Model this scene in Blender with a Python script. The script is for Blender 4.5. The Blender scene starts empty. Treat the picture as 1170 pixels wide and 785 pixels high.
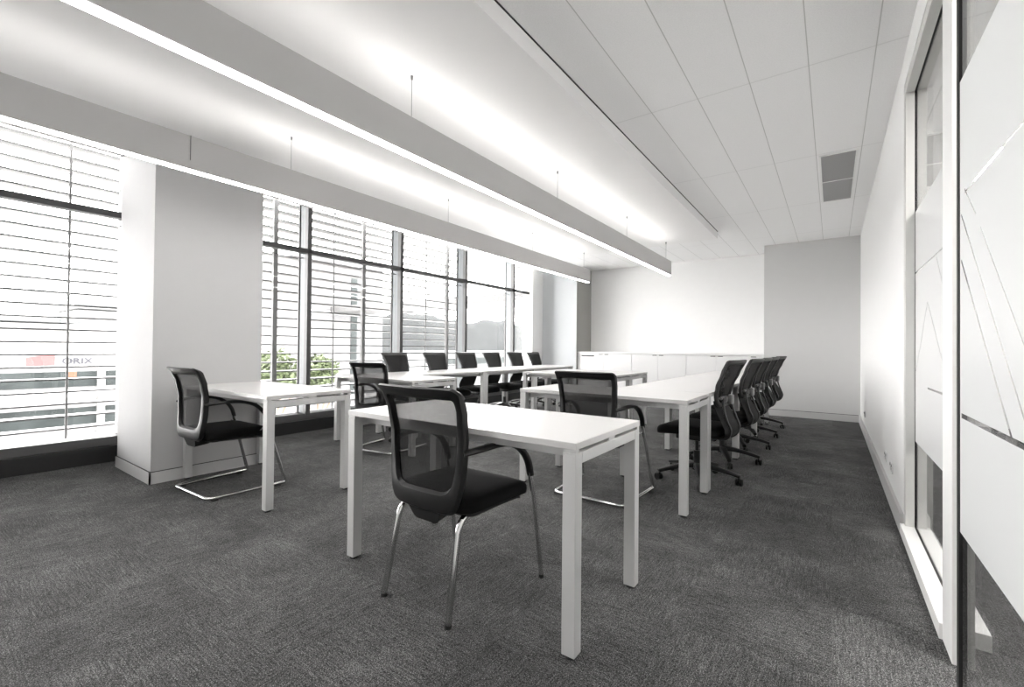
import bpy, bmesh, math, random
from mathutils import Vector, Matrix
random.seed(7)
D = bpy.data
C = bpy.context.scene.collection
PI = math.pi
sc = bpy.context.scene

# ---------------------------------------------------------------- camera
F_PX, CAM_H, PITCH, YAW, ROLL = 511.3, 1.0607, 0.0100, 0.6214, 0.0094
fwd = Vector((-math.sin(YAW)*math.cos(PITCH), math.cos(YAW)*math.cos(PITCH), math.sin(PITCH)))
r0 = Vector((math.cos(YAW), math.sin(YAW), 0))
u0 = r0.cross(fwd)
rr = r0*math.cos(ROLL) + u0*math.sin(ROLL)
uu = u0*math.cos(ROLL) - r0*math.sin(ROLL)
cam_data = D.cameras.new('camera')
cam = D.objects.new('camera', cam_data)
C.objects.link(cam)
m = Matrix.Identity(4)
for i in range(3):
    m[i][0] = rr[i]; m[i][1] = uu[i]; m[i][2] = -fwd[i]
m[2][3] = CAM_H
cam.matrix_world = m
cam_data.sensor_width = 36
cam_data.sensor_fit = 'HORIZONTAL'
cam_data.lens = F_PX/1170*36
cam_data.clip_start = 0.03
cam_data.clip_end = 600
sc.camera = cam

# ---------------------------------------------------------------- world and light
SKY = 5.4
LUM_DOWN = 9.0
LUM_UP = 3.6
EXPOSURE = 1.95
w = D.worlds.new('overcast_sky')
sc.world = w
w.use_nodes = True
bg = w.node_tree.nodes['Background']
bg.inputs[0].default_value = (1.0, 0.982, 0.968, 1)
bg.inputs[1].default_value = SKY
sc.view_settings.view_transform = 'Standard'
sc.view_settings.look = 'None'
sc.view_settings.gamma = 1
sc.view_settings.use_curve_mapping = False
sc.view_settings.exposure = EXPOSURE
try:
    sc.cycles.max_bounces = 10
    sc.cycles.diffuse_bounces = 6
    sc.cycles.transparent_max_bounces = 24
    sc.cycles.caustics_reflective = False
    sc.cycles.caustics_refractive = False
    sc.cycles.sample_clamp_indirect = 6
except Exception:
    pass

def sun_portal(name, x, y0, y1, z0, z1):
    # daylight portal filling a window opening: guides the sky's own light, adds none
    l = D.lights.new(name, 'AREA')
    l.shape = 'RECTANGLE'; l.size = y1-y0; l.size_y = z1-z0
    l.cycles.is_portal = True
    o = D.objects.new(name, l); C.objects.link(o)
    o.location = (x, (y0+y1)/2, (z0+z1)/2)
    o.rotation_euler = (0, -PI/2, 0)
    o.rotation_euler = Matrix(((0, 0, -1), (1, 0, 0), (0, -1, 0))).to_euler()
    return o
sun_portal('window_daylight', -5.38, -2.9, 1.2, 0.22, 2.9)
sun_portal('window_daylight', -5.38, 1.97, 8.0, 0.22, 2.9)

# ---------------------------------------------------------------- materials
def nt(mat):
    mat.use_nodes = True
    return mat.node_tree
def pbr(name, col, rough=0.5, metal=0.0, noise=0.0, nscale=40.0, bump=0.0, spec=0.5):
    """principled surface with a small procedural variation of tone and relief"""
    mt = D.materials.new(name); t = nt(mt); n = t.nodes; b = n['Principled BSDF']
    if not isinstance(col, tuple): col = (col, col, col)
    b.inputs['Roughness'].default_value = rough
    b.inputs['Metallic'].default_value = metal
    b.inputs['Specular IOR Level'].default_value = spec
    tc = n.new('ShaderNodeTexCoord'); nz = n.new('ShaderNodeTexNoise')
    nz.inputs['Scale'].default_value = nscale; nz.inputs['Detail'].default_value = 3
    t.links.new(tc.outputs['Object'], nz.inputs['Vector'])
    mx = n.new('ShaderNodeMix'); mx.data_type = 'RGBA'
    a = tuple(max(0, c*(1-noise)) for c in col)+(1,); c2 = tuple(min(1, c*(1+noise)) for c in col)+(1,)
    mx.inputs[6].default_value = a; mx.inputs[7].default_value = c2
    t.links.new(nz.outputs['Fac'], mx.inputs[0])
    t.links.new(mx.outputs[2], b.inputs['Base Color'])
    if bump:
        bp = n.new('ShaderNodeBump'); bp.inputs['Strength'].default_value = bump; bp.inputs['Distance'].default_value = 0.002
        t.links.new(nz.outputs['Fac'], bp.inputs['Height']); t.links.new(bp.outputs[0], b.inputs['Normal'])
    return mt
def emit(name, col, s):
    mt = D.materials.new(name); t = nt(mt); n = t.nodes
    n.remove(n['Principled BSDF'])
    e = n.new('ShaderNodeEmission'); e.inputs[0].default_value = tuple(col)+(1,); e.inputs[1].default_value = s
    t.links.new(e.outputs[0], n['Material Output'].inputs[0])
    return mt
def M(t, op, a, b=None, c=None):
    n = t.nodes.new('ShaderNodeMath'); n.operation = op
    for i, v in enumerate((a, b, c)):
        if v is None: continue
        if isinstance(v, (int, float)): n.inputs[i].default_value = v
        else: t.links.new(v, n.inputs[i])
    return n.outputs[0]
def ramp(t, fac, stops):
    r = t.nodes.new('ShaderNodeValToRGB')
    while len(r.color_ramp.elements) > 1: r.color_ramp.elements.remove(r.color_ramp.elements[0])
    r.color_ramp.elements[0].position = stops[0][0]; r.color_ramp.elements[0].color = stops[0][1]+(1,)
    for p, c in stops[1:]:
        e = r.color_ramp.elements.new(p); e.color = c+(1,)
    t.links.new(fac, r.inputs[0]); return r.outputs[0]
def g3(v): return (v, v, v)

def carpet_mat():
    mt = D.materials.new('loop_carpet_tiles'); t = nt(mt); n = t.nodes; b = n['Principled BSDF']
    tc = n.new('ShaderNodeTexCoord'); sp = n.new('ShaderNodeSeparateXYZ'); t.links.new(tc.outputs['Object'], sp.inputs[0])
    S = 0.5
    tx = M(t, 'FLOOR', M(t, 'DIVIDE', sp.outputs[0], S)); ty = M(t, 'FLOOR', M(t, 'DIVIDE', M(t, 'ADD', sp.outputs[1], 0.21), S))
    par = M(t, 'MODULO', M(t, 'ADD', M(t, 'ADD', tx, ty), 400.0), 2.0)
    cb = n.new('ShaderNodeCombineXYZ'); t.links.new(tx, cb.inputs[0]); t.links.new(ty, cb.inputs[1])
    wn = n.new('ShaderNodeTexWhiteNoise'); wn.noise_dimensions = '2D'; t.links.new(cb.outputs[0], wn.inputs['Vector'])
    def streak(sx, sy, seed):
        mp = n.new('ShaderNodeMapping'); mp.inputs['Scale'].default_value = (sx, sy, 1); mp.inputs['Location'].default_value = (seed, seed*2, 0)
        t.links.new(tc.outputs['Object'], mp.inputs[0])
        z = n.new('ShaderNodeTexNoise'); z.inputs['Scale'].default_value = 1; z.inputs['Detail'].default_value = 4; z.inputs['Roughness'].default_value = .7
        t.links.new(mp.outputs[0], z.inputs['Vector']); return z.outputs['Fac']
    sa = streak(9, 170, 3); sb = streak(170, 9, 9)
    st = M(t, 'ADD', M(t, 'MULTIPLY', sa, par), M(t, 'MULTIPLY', sb, M(t, 'SUBTRACT', 1.0, par)))
    fine = n.new('ShaderNodeTexNoise'); fine.inputs['Scale'].default_value = 330; fine.inputs['Detail'].default_value = 2
    t.links.new(tc.outputs['Object'], fine.inputs['Vector'])
    big = n.new('ShaderNodeTexNoise'); big.inputs['Scale'].default_value = 3.5; big.inputs['Detail'].default_value = 5; big.inputs['Roughness'].default_value = .65
    t.links.new(tc.outputs['Object'], big.inputs['Vector'])
    vo = n.new('ShaderNodeTexVoronoi'); vo.inputs['Scale'].default_value = 230; t.links.new(tc.outputs['Object'], vo.inputs['Vector'])
    v = M(t, 'ADD', M(t, 'MULTIPLY', st, 0.36), M(t, 'MULTIPLY', fine.outputs['Fac'], 0.72))
    v = M(t, 'ADD', v, M(t, 'MULTIPLY', big.outputs['Fac'], 0.20))
    v = M(t, 'ADD', v, M(t, 'MULTIPLY', wn.outputs['Value'], 0.035))
    v = M(t, 'SUBTRACT', v, M(t, 'MULTIPLY', vo.outputs['Distance'], 0.28))
    col = ramp(t, v, [(0.29, g3(0.011)), (0.46, g3(0.050)), (0.59, g3(0.13)), (0.73, g3(0.38))])
    t.links.new(col, b.inputs['Base Color'])
    b.inputs['Roughness'].default_value = 0.95; b.inputs['Specular IOR Level'].default_value = 0.15
    bp = n.new('ShaderNodeBump'); bp.inputs['Strength'].default_value = .6; bp.inputs['Distance'].default_value = .004
    t.links.new(v, bp.inputs['Height']); t.links.new(bp.outputs[0], b.inputs['Normal'])
    return mt

def tile_ceiling_mat():
    mt = D.materials.new('mineral_ceiling_tiles'); t = nt(mt); n = t.nodes; b = n['Principled BSDF']
    tc = n.new('ShaderNodeTexCoord'); sp = n.new('ShaderNodeSeparateXYZ'); t.links.new(tc.outputs['Object'], sp.inputs[0])
    def line(co, off, per, wd):
        a = M(t, 'MODULO', M(t, 'ADD', co, off+40*per), per)
        return M(t, 'LESS_THAN', M(t, 'ABSOLUTE', M(t, 'SUBTRACT', a, per/2)), wd)
    lx = line(sp.outputs[0], 0.12+0.16, 0.32, 0.0028)
    ly = line(sp.outputs[1], -3.24+0.765, 1.53, 0.006)
    fi = n.new('ShaderNodeTexNoise'); fi.inputs['Scale'].default_value = 150; fi.inputs['Detail'].default_value = 4
    t.links.new(tc.outputs['Object'], fi.inputs['Vector'])
    base = ramp(t, fi.outputs['Fac'], [(0.3, g3(0.88)), (0.6, g3(0.94))])
    mx = n.new('ShaderNodeMix'); mx.data_type = 'RGBA'; t.links.new(M(t, 'MAXIMUM', lx, M(t, 'MULTIPLY', ly, .35)), mx.inputs[0])
    t.links.new(base, mx.inputs[6]); mx.inputs[7].default_value = (0.60, 0.60, 0.59, 1)
    t.links.new(mx.outputs[2], b.inputs['Base Color']); b.inputs['Roughness'].default_value = 0.9
    return mt

def glass_mat(name, tint=(0.98, 0.98, 0.98), power=1.0):
    mt = D.materials.new(name); t = nt(mt); n = t.nodes; n.remove(n['Principled BSDF'])
    fr = n.new('ShaderNodeFresnel'); ge = n.new('ShaderNodeNewGeometry')
    t.links.new(M(t, 'SUBTRACT', 1.45, M(t, 'MULTIPLY', ge.outputs['Backfacing'], 1.45-1/1.45)), fr.inputs[0])
    tr = n.new('ShaderNodeBsdfTransparent'); tr.inputs[0].default_value = tint+(1,)
    gl = n.new('ShaderNodeBsdfGlossy'); gl.inputs['Roughness'].default_value = 0.01
    mx = n.new('ShaderNodeMixShader')
    t.links.new(M(t, 'MULTIPLY', fr.outputs[0], power), mx.inputs[0])
    t.links.new(tr.outputs[0], mx.inputs[1]); t.links.new(gl.outputs[0], mx.inputs[2])
    t.links.new(mx.outputs[0], n['Material Output'].inputs[0])
    return mt

def mesh_fabric(name, open_, col):
    """woven see-through mesh: fine procedural weave, partly open"""
    mt = D.materials.new(name); t = nt(mt); n = t.nodes; b = n['Principled BSDF']
    b.inputs['Base Color'].default_value = g3(col)+(1,); b.inputs['Roughness'].default_value = .75
    b.inputs['Specular IOR Level'].default_value = .25
    tc = n.new('ShaderNodeTexCoord'); nz = n.new('ShaderNodeTexNoise'); nz.inputs['Scale'].default_value = 60
    t.links.new(tc.outputs['Object'], nz.inputs['Vector'])
    tr = n.new('ShaderNodeBsdfTransparent'); mx = n.new('ShaderNodeMixShader')
    f = M(t, 'ADD', M(t, 'MULTIPLY', nz.outputs['Fac'], 0.06), 1-open_-.03)
    t.links.new(f, mx.inputs[0]); t.links.new(tr.outputs[0], mx.inputs[1]); t.links.new(b.outputs[0], mx.inputs[2])
    t.links.new(mx.outputs[0], n['Material Output'].inputs[0])
    return mt

def film_mat():
    """frosted film with thin clear cut lines running between bands; coordinates are along the pane (y) and up (z)"""
    mt = D.materials.new('frosted_film'); t = nt(mt); n = t.nodes; b = n['Principled BSDF']
    b.inputs['Base Color'].default_value = (.80, .81, .81, 1); b.inputs['Roughness'].default_value = .28
    tl = n.new('ShaderNodeBsdfTranslucent'); tl.inputs[0].default_value = (.85, .86, .86, 1)
    m1 = n.new('ShaderNodeMixShader'); m1.inputs[0].default_value = .25
    t.links.new(b.outputs[0], m1.inputs[1]); t.links.new(tl.outputs[0], m1.inputs[2])
    tc = n.new('ShaderNodeTexCoord'); sp = n.new('ShaderNodeSeparateXYZ'); t.links.new(tc.outputs['Object'], sp.inputs[0])
    Y, Z = sp.outputs[1], sp.outputs[2]
    segs = [((1.76, .883), (0.2, .883), .007), ((1.76, 1.45), (1.20, .883), .005), ((1.76, 1.32), (1.32, .883), .006),
            ((1.56, 1.37), (1.1, .93), .0035), ((1.72, 1.5), (1.20, 1.5), .003), ((1.72, 1.51), (1.6, 1.41), .004),
            ((1.2, .9), (.8, 1.5), .004), ((.9, .9), (1.15, 1.8), .004)]
    cut = None
    for (y0, z0), (y1, z1), wd in segs:
        L = math.hypot(y1-y0, z1-z0); dy, dz = (y1-y0)/L, (z1-z0)/L
        # distance across and position along the cut
        ac = M(t, 'ABSOLUTE', M(t, 'ADD', M(t, 'MULTIPLY', Y, -dz), M(t, 'ADD', M(t, 'MULTIPLY', Z, dy), y0*dz - z0*dy)))
        al = M(t, 'ADD', M(t, 'MULTIPLY', Y, dy), M(t, 'ADD', M(t, 'MULTIPLY', Z, dz), -(y0*dy+z0*dz)))
        q = M(t, 'MULTIPLY', M(t, 'LESS_THAN', ac, wd), M(t, 'MULTIPLY', M(t, 'GREATER_THAN', al, 0.0), M(t, 'LESS_THAN', al, L)))
        cut = q if cut is None else M(t, 'MAXIMUM', cut, q)
    tr = n.new('ShaderNodeBsdfTransparent'); m2 = n.new('ShaderNodeMixShader')
    t.links.new(cut, m2.inputs[0]); t.links.new(m1.outputs[0], m2.inputs[1]); t.links.new(tr.outputs[0], m2.inputs[2])
    t.links.new(m2.outputs[0], n['Material Output'].inputs[0])
    return mt
def film_far_mat():
    mt = D.materials.new('frosted_film_plain'); t = nt(mt); n = t.nodes; b = n['Principled BSDF']
    b.inputs['Base Color'].default_value = (.80, .81, .81, 1); b.inputs['Roughness'].default_value = .25
    tc = n.new('ShaderNodeTexCoord'); sp = n.new('ShaderNodeSeparateXYZ'); t.links.new(tc.outputs['Object'], sp.inputs[0])
    Y, Z = sp.outputs[1], sp.outputs[2]
    cut = None
    for (y0, z0), (y1, z1), wd in [((3.44, 1.51), (2.3, 1.51), .004), ((2.79, 1.5), (2.3, 1.0), .004), ((3.02, 1.31), (2.3, .75), .004), ((3.02, 1.31), (3.4, .95), .004), ((3.02, .88), (2.3, .88), .005)]:
        L = math.hypot(y1-y0, z1-z0); dy, dz = (y1-y0)/L, (z1-z0)/L
        ac = M(t, 'ABSOLUTE', M(t, 'ADD', M(t, 'MULTIPLY', Y, -dz), M(t, 'ADD', M(t, 'MULTIPLY', Z, dy), y0*dz - z0*dy)))
        al = M(t, 'ADD', M(t, 'MULTIPLY', Y, dy), M(t, 'ADD', M(t, 'MULTIPLY', Z, dz), -(y0*dy+z0*dz)))
        q = M(t, 'MULTIPLY', M(t, 'LESS_THAN', ac, wd), M(t, 'MULTIPLY', M(t, 'GREATER_THAN', al, 0.0), M(t, 'LESS_THAN', al, L)))
        cut = q if cut is None else M(t, 'MAXIMUM', cut, q)
    tr = n.new('ShaderNodeBsdfTransparent'); m2 = n.new('ShaderNodeMixShader')
    t.links.new(cut, m2.inputs[0]); t.links.new(b.outputs[0], m2.inputs[1]); t.links.new(tr.outputs[0], m2.inputs[2])
    t.links.new(m2.outputs[0], n['Material Output'].inputs[0])
    return mt

MT = dict(
    carpet=carpet_mat(), tiles=tile_ceiling_mat(),
    paint=pbr('white_wall_paint', (.84, .84, .835), .7, noise=.015, nscale=9),
    plaster=pbr('white_plaster_ceiling', (.90, .895, .89), .8, noise=.01, nscale=6),
    grey_paint=pbr('grey_wall_paint', (.60, .60, .597), .75, noise=.015, nscale=9),
    cool_paint=pbr('cool_white_paint', (.58, .60, .615), .75, noise=.015, nscale=9),
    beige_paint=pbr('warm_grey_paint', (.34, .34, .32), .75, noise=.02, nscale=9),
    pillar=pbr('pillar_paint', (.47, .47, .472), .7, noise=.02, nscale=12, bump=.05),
    skirting=pbr('skirting_board', (.52, .52, .518), .45, noise=.02),
    groove=pbr('dark_groove', .03, .6),
    black_sill=pbr('black_window_sill', .018, .35, noise=.1),
    sill_rail=pbr('dark_grey_window_rail', .085, .4, noise=.05),
    alu_dark=pbr('dark_window_metal', .075, .42, .3, noise=.05),
    alu_mid=pbr('grey_window_metal', (.11, .12, .125), .35, .3, noise=.03),
    alu=pbr('satin_aluminium', (.66, .66, .64), .38, .25, noise=.02),
    white_frame=pbr('white_frame_paint', (.86, .86, .85), .45, noise=.01),
    gasket=pbr('black_gasket', .012, .6),
    desk=pbr('white_desk_laminate', (.57, .563, .558), .33, noise=.006, nscale=5),
    desk_frame=pbr('white_powder_coat', (.53, .53, .527), .4, noise=.01),
    desk_edge=pbr('desk_understructure', (.30, .30, .30), .5),
    foot=pbr('black_rubber_foot', .012, .6),
    chrome=pbr('polished_chrome', (.62, .62, .62), .12, 1.0, noise=.02),
    black=pbr('black_plastic', .006, .36, noise=.1),
    dgrey=pbr('dark_grey_plastic', .030, .38, noise=.05),
    mgrey=pbr('mid_grey_plastic', .16, .36, noise=.05),
    seat=pbr('black_seat_fabric', .004, .85, noise=.15, nscale=40, spec=.2),
    backcloth=pbr('charcoal_back_fabric', .018, .8, noise=.3, nscale=200, bump=.2, spec=.25),
    mesh_open=mesh_fabric('open_black_mesh', .40, .006),
    mesh_dense=mesh_fabric('dense_black_mesh', .14, .012),
    lum_body=pbr('luminaire_housing', (.53, .525, .522), .45, noise=.01),
    lum_down=emit('lit_diffuser', (1, .975, .955), LUM_DOWN),
    lum_up=emit('lit_upper_diffuser', (1, .97, .94), LUM_UP),
    lum_up_fill=emit('upper_fill_glow', (1, .97, .94), LUM_UP*.5),
    cab=pbr('white_cabinet_laminate', (.82, .82, .82), .4, noise=.006),
    vent=pbr('grey_vent_mesh', (.33, .33, .33), .6, noise=.15, nscale=400),
    glass=glass_mat('window_glass'), pglass=glass_mat('partition_glass', (.95, .95, .95), 1.0),
    film=film_mat(), film_far=film_far_mat(),
    louvre=pbr('white_louvre_metal', (.20, .20, .20), .5, noise=.02), slat=pbr('grey_louvre_blade', (.12, .12, .12), .5, noise=.02),
    outside_pale=pbr('pale_grey_render', (.085, .085, .087), .8, noise=.08, nscale=.7), outside_white=pbr('pale_render', (.20, .20, .20), .8, noise=.02, nscale=1),
    outside_grey=pbr('grey_cladding', (.036, .039, .04), .6, noise=.2, nscale=1.5),
    outside_dark=pbr('dark_facade_glass', (.022, .026, .026), .6, noise=.6, nscale=1.2, spec=.1),
    red=pbr('red_sign_panel', (.075, .022, .022), .5), orix=pbr('blue_grey_sign_letter', (.009, .010, .016), .5),
    orange=pbr('orange_panel', (.07, .03, .012), .6),
    leaf=pbr('leaf_green', (.045, .060, .024), .7, noise=.5, nscale=6), bark=pbr('bark', (.09, .07, .05), .9, noise=.3),
    hill=pbr('distant_hillside', (.022, .0235, .024), .95, spec=.05, noise=.4, nscale=.12),
    canopy=pbr('grey_canopy_metal', (.036, .036, .036), .6, noise=.03, nscale=2),
    street=pbr('pale_concrete_ground', (.78, .78, .77), .85, noise=.05, nscale=.4),
    socket=pbr('white_socket_plastic', (.74, .74, .74), .35),
)

# ---------------------------------------------------------------- mesh helpers
def obj(name, bm, mat, parent=None, smooth=False, loc=None, rotz=0):
    me = D.meshes.new(name); bmesh.ops.recalc_face_normals(bm, faces=bm.faces[:]) ; bm.to_mesh(me); bm.free()
    if mat is not None: me.materials.append(mat)
    o = D.objects.new(name, me); C.objects.link(o)
    if parent is not None: o.parent = parent
    if loc: o.location = loc
    if rotz: o.rotation_euler = (0, 0, rotz)
    if smooth:
        for p in me.polygons: p.use_smooth = True
        try: me.set_sharp_from_angle(angle=math.radians(38))
        except Exception: pass
    return o
def box(x0, x1, y0, y1, z0, z1, bev=0.0, bm=None, seg=2):
    """axis aligned box, optionally with rounded edges, added to bm"""
    b = bmesh.new()
    vs = [b.verts.new((x, y, z)) for x in (x0, x1) for y in (y0, y1) for z in (z0, z1)]
    for f in ((0, 1, 3, 2), (4, 6, 7, 5), (0, 4, 5, 1), (2, 3, 7, 6), (0, 2, 6, 4), (1, 5, 7, 3)):
        b.faces.new([vs[i] for i in f])
    if bev: bmesh.ops.bevel(b, geom=b.edges[:], offset=bev, segments=seg, affect='EDGES', profile=.5)
    if bm is None: return b
    me = D.meshes.new('tmp'); b.to_mesh(me); b.free(); bm.from_mesh(me); D.meshes.remove(me)
    return bm
def boxes(lst, bev=0.0):
    bm = bmesh.new()
    for b in lst: box(*b, bev=bev, bm=bm)
    return bm
def struct(name, bm, mat, parent=None, label=None):
    o = obj(name, bm, mat, parent)
    if parent is None: o['kind'] = 'structure'
    if label: o['label'] = label
    return o
def thing(name, label, cat, loc=(0, 0, 0), rotz=0, group=None):
    o = D.objects.new(name, None); C.objects.link(o); o.empty_display_size = .1
    o.location = loc; o.rotation_euler = (0, 0, rotz); o['label'] = label; o['category'] = cat
    if group: o['group'] = group
    return o
def tag(o, label, cat, group=None, kind=None):
    o['label'] = label; o['category'] = cat
    if group: o['group'] = group
    if kind: o['kind'] = kind
    return o
def copy_tree(o, parent=None):
    c = o.copy(); C.objects.link(c)
    if parent is not None:
        c.parent = parent
    for ch in list(o.children): copy_tree(ch, c)
    return c
def cyl(bm, c0, c1, r0_, r1_=None, n=20, cap=True):
    r1_ = r0_ if r1_ is None else r1_
    a = Vector(c0); b = Vector(c1); d = (b-a).normalized()
    s = d.orthogonal().normalized(); t = d.cross(s)
    A = [bm.verts.new(a+(s*math.cos(2*PI*i/n)+t*math.sin(2*PI*i/n))*r0_) for i in range(n)]
    B = [bm.verts.new(b+(s*math.cos(2*PI*i/n)+t*math.sin(2*PI*i/n))*r1_) for i in range(n)]
    for i in range(n): bm.faces.new((A[i], A[(i+1) % n], B[(i+1) % n], B[i]))
    if cap: bm.faces.new(A[::-1]); bm.faces.new(B)
    return bm
def fillet(pts, rad, seg=6, closed=False):
    pts = [Vector(p) for p in pts]; out = []
    n = len(pts)
    for i, p in enumerate(pts):
        if not closed and i in (0, n-1): out.append(p); continue
        a = pts[i-1]; b = pts[(i+1) % n]
        da = (a-p); db = (b-p); r = min(rad, da.length*.49, db.length*.49)
        s = p+da.normalized()*r; e = p+db.normalized()*r
        for k in range(seg+1):
            u = k/seg; out.append(s*(1-u)**2+p*2*u*(1-u)+e*u*u)
    return out
def smooth_path(pts, sub=6):
    pts = [Vector(p) for p in pts]; out = []
    for i in range(len(pts)-1):
        p0 = pts[max(i-1, 0)]; p1 = pts[i]; p2 = pts[i+1]; p3 = pts[min(i+2, len(pts)-1)]
        for k in range(sub):
            u = k/sub
            out.append(.5*((2*p1)+(-p0+p2)*u+(2*p0-5*p1+4*p2-p3)*u*u+(-p0+3*p1-3*p2+p3)*u**3))
    out.append(pts[-1]); return out
def sweep(bm, path, wa, wb, n=12, side=None, sq=1.0, closed=False):
    """sweeps an ellipse (wa along the side vector, wb across it) along the path; wa/wb number or list"""
    path = [Vector(p) for p in path]; L = len(path); rings = []
    prev = None
    for i, p in enumerate(path):
        if closed: d = (path[(i+1) % L]-path[i-1]).normalized()
        else: d = (path[min(i+1, L-1)]-path[max(i-1, 0)]).normalized()
        if side is not None: s = Vector(side)
        else: s = prev if prev is not None else d.orthogonal()
        s = (s-d*s.dot(d)).normalized(); prev = s
        t = d.cross(s)
        u = i/(L-1)
        A = wa if not callable(wa) else wa(u); B = wb if not callable(wb) else wb(u)
        ring = []
        for k in range(n):
            a = 2*PI*k/n; ca, sa = math.cos(a), math.sin(a)
            ca = math.copysign(abs(ca)**sq, ca); sa = math.copysign(abs(sa)**sq, sa)
            ring.append(bm.verts.new(p+s*A*ca+t*B*sa))
        rings.append(ring)
    for i in range(L if closed else L-1):
        a, b = rings[i], rings[(i+1) % L]
        for k in range(n): bm.faces.new((a[k], a[(k+1) % n], b[(k+1) % n], b[k]))
    if not closed: bm.faces.new(rings[0][::-1]); bm.faces.new(rings[-1])
    return bm
def round_rect(pts, rads, seg=6):
    """2-D polygon with rounded corners; always len(pts)*(seg+1) points"""
    out = []; n = len(pts)
    for i, p in enumerate(pts):
        p = Vector(p); a = Vector(pts[i-1]); b = Vector(pts[(i+1) % n]); r = rads[i]
        da, db = a-p, b-p; r = min(r, da.length*.49, db.length*.49)
        s = p+da.normalized()*r; e = p+db.normalized()*r
        for k in range(seg+1):
            u = k/seg; out.append(s*(1-u)**2+p*2*u*(1-u)+e*u*u)
    return out
def densify(poly, k=3):
    out = []
    for i, p in enumerate(poly):
        q = poly[(i+1) % len(poly)]
        for j in range(k): out.append(p.lerp(q, j/k))
    return out
def rim(bm, outer, inner, fn, thick):
    """frame between two matching outlines mapped by fn(s,t,offset)->xyz, with rounded front and back"""
    n = len(outer)
    loops = []
    for wgt, off in ((0.0, .0), (0.12, .42), (.5, .5), (.88, .42), (1, 0), (.88, -.42), (.5, -.5), (.12, -.42)):
        loops.append([bm.verts.new(fn(*(outer[i].lerp(inner[i], wgt)), off*thick)) for i in range(n)])
    for a in range(len(loops)):
        A, B = loops[a], loops[(a+1) % len(loops)]
        for i in range(n): bm.faces.new((A[i], A[(i+1) % n], B[(i+1) % n], B[i]))
def sheet(bm, outline, fn, off=0.0, rings=8, thick=.002):
    """fills an outline with a surface following fn, given a little thickness"""
    c = Vector((sum(p.x for p in outline)/len(outline), sum(p.y for p in outline)/len(outline)))
    n = len(outline)
    sides = []
    for o_ in (off-thick/2, off+thick/2):
        prev = None; ring0 = None
        for r in range(rings):
            f = 1-r/rings
            ring = [bm.verts.new(fn(*(c.lerp(p, f)), o_)) for p in outline]
            if prev:
                for i in range(n): bm.faces.new((prev[i], prev[(i+1) % n], ring[(i+1) % n], ring[i]))
            else: ring0 = ring
            prev = ring
        ctr = bm.verts.new(fn(c.x, c.y, o_))
        for i in range(n): bm.faces.new((prev[i], prev[(i+1) % n], ctr))
        sides.append(ring0)
    for i in range(n): bm.faces.new((sides[0][i], sides[0][(i+1) % n], sides[1][(i+1) % n], sides[1][i]))
def interp(tab, z):
    if z <= tab[0][0]: return tab[0][1]
    for (a, va), (b, vb) in zip(tab, tab[1:]):
        if z <= b:
            u = (z-a)/(b-a); u = u*u*(3-2*u)*.5+u*.5
            return va+(vb-va)*u
    return tab[-1][1]
def cushion(bm, half_w, y0, y1, zt, th, rc=.06, crown=.012, drop=.03):
    """upholstered pad: stacked rounded outlines with a crowned top and a waterfall front"""
    base = densify(round_rect([(-half_w, y0), (half_w, y0), (half_w, y1), (-half_w, y1)], [rc]*4, 6), 2)
    c = Vector((0, (y0+y1)/2))
    def zf(p, z):
        v = (p.y-y0)/(y1-y0)
        return z - drop*max(0, (v-.72)/.28)**2 - .006*(1-min(1, v/.15))
    layers = [(.93, zt-th), (.99, zt-th*.8), (1.0, zt-th*.5), (.995, zt-th*.22), (.965, zt-th*.05), (.90, zt+.002), (.72, zt+crown*.55), (.45, zt+crown*.9), (.2, zt+crown)]
    prev = None; first = None
    for sc_, z in layers:
        ring = []
        for p in base:
            q = c.lerp(p, sc_) if sc_ < .9 else c + (p-c)*sc_
            ring.append(bm.verts.new((q.x, q.y, zf(q, z))))
        if prev:
            for i in range(len(base)): bm.faces.new((prev[i], prev[(i+1) % len(base)], ring[(i+1) % len(base)], ring[i]))
        else: first = ring
        prev = ring
    bm.faces.new(first[::-1]); bm.faces.new(prev)
    return bm

# ---------------------------------------------------------------- room shell
XR, XW = 0.34, -5.30           # right wall face, inner line of the window wall
Y0, YG, YB = -3.0, 8.44, 9.13  # wall behind the camera, grey wall, alcove back wall
ZC, ZP, ZT = 2.794, 2.685, 3.1 # tile ceiling, plaster ceiling, top of the shell
struct('floor', boxes([(-5.75, 2.4, Y0-.1, YB+.1, -.12, 0)]), MT['carpet'])
struct('ceiling', boxes([(-5.0, 2.4, Y0-.1, YB+.1, ZC, ZT)]), MT['tiles'])
struct('ceiling_bulkhead', boxes([(-5.0, -1.37, Y0, 7.05, ZP, ZC+.02), (-5.0, -4.95, 7.05, YG, ZP, ZC+.02)]), MT['plaster'])
struct('ceiling_window_recess', boxes([(-5.75, -5.0, Y0-.1, YB+.1, 3.0, ZT)]), MT['plaster'])
struct('shadow_gap_strip', boxes([(-1.371, -1.364, Y0, 7.05, ZC-.007, ZC-.0005)]), MT['groove'])  # strip coloured dark to stand for the shadow gap above the bulkhead edge
struct('trim_1', boxes([(-4.86, -4.835, Y0, 1.17, ZP-.004, ZP+.002), (-4.86, -4.835, 1.99, 8.3, ZP-.004, ZP+.002)]), MT['groove'])
struct('wall_back', boxes([(-4.38, -.92, YB, YB+.1, 0, ZT)]), MT['paint'])
struct('wall_grey', boxes([(-.92, XR+.12, YG, YB+.1, 0, ZT)]), MT['grey_paint'])
struct('wall_alcove', boxes([(-5.75, -4.38, YG, YB+.1, 0, ZT)]), MT['cool_paint'])
struct('wall_alcove_side', boxes([(-4.3805, -4.376, YG+.002, YB, 0, ZC)]), MT['beige_paint'])
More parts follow.
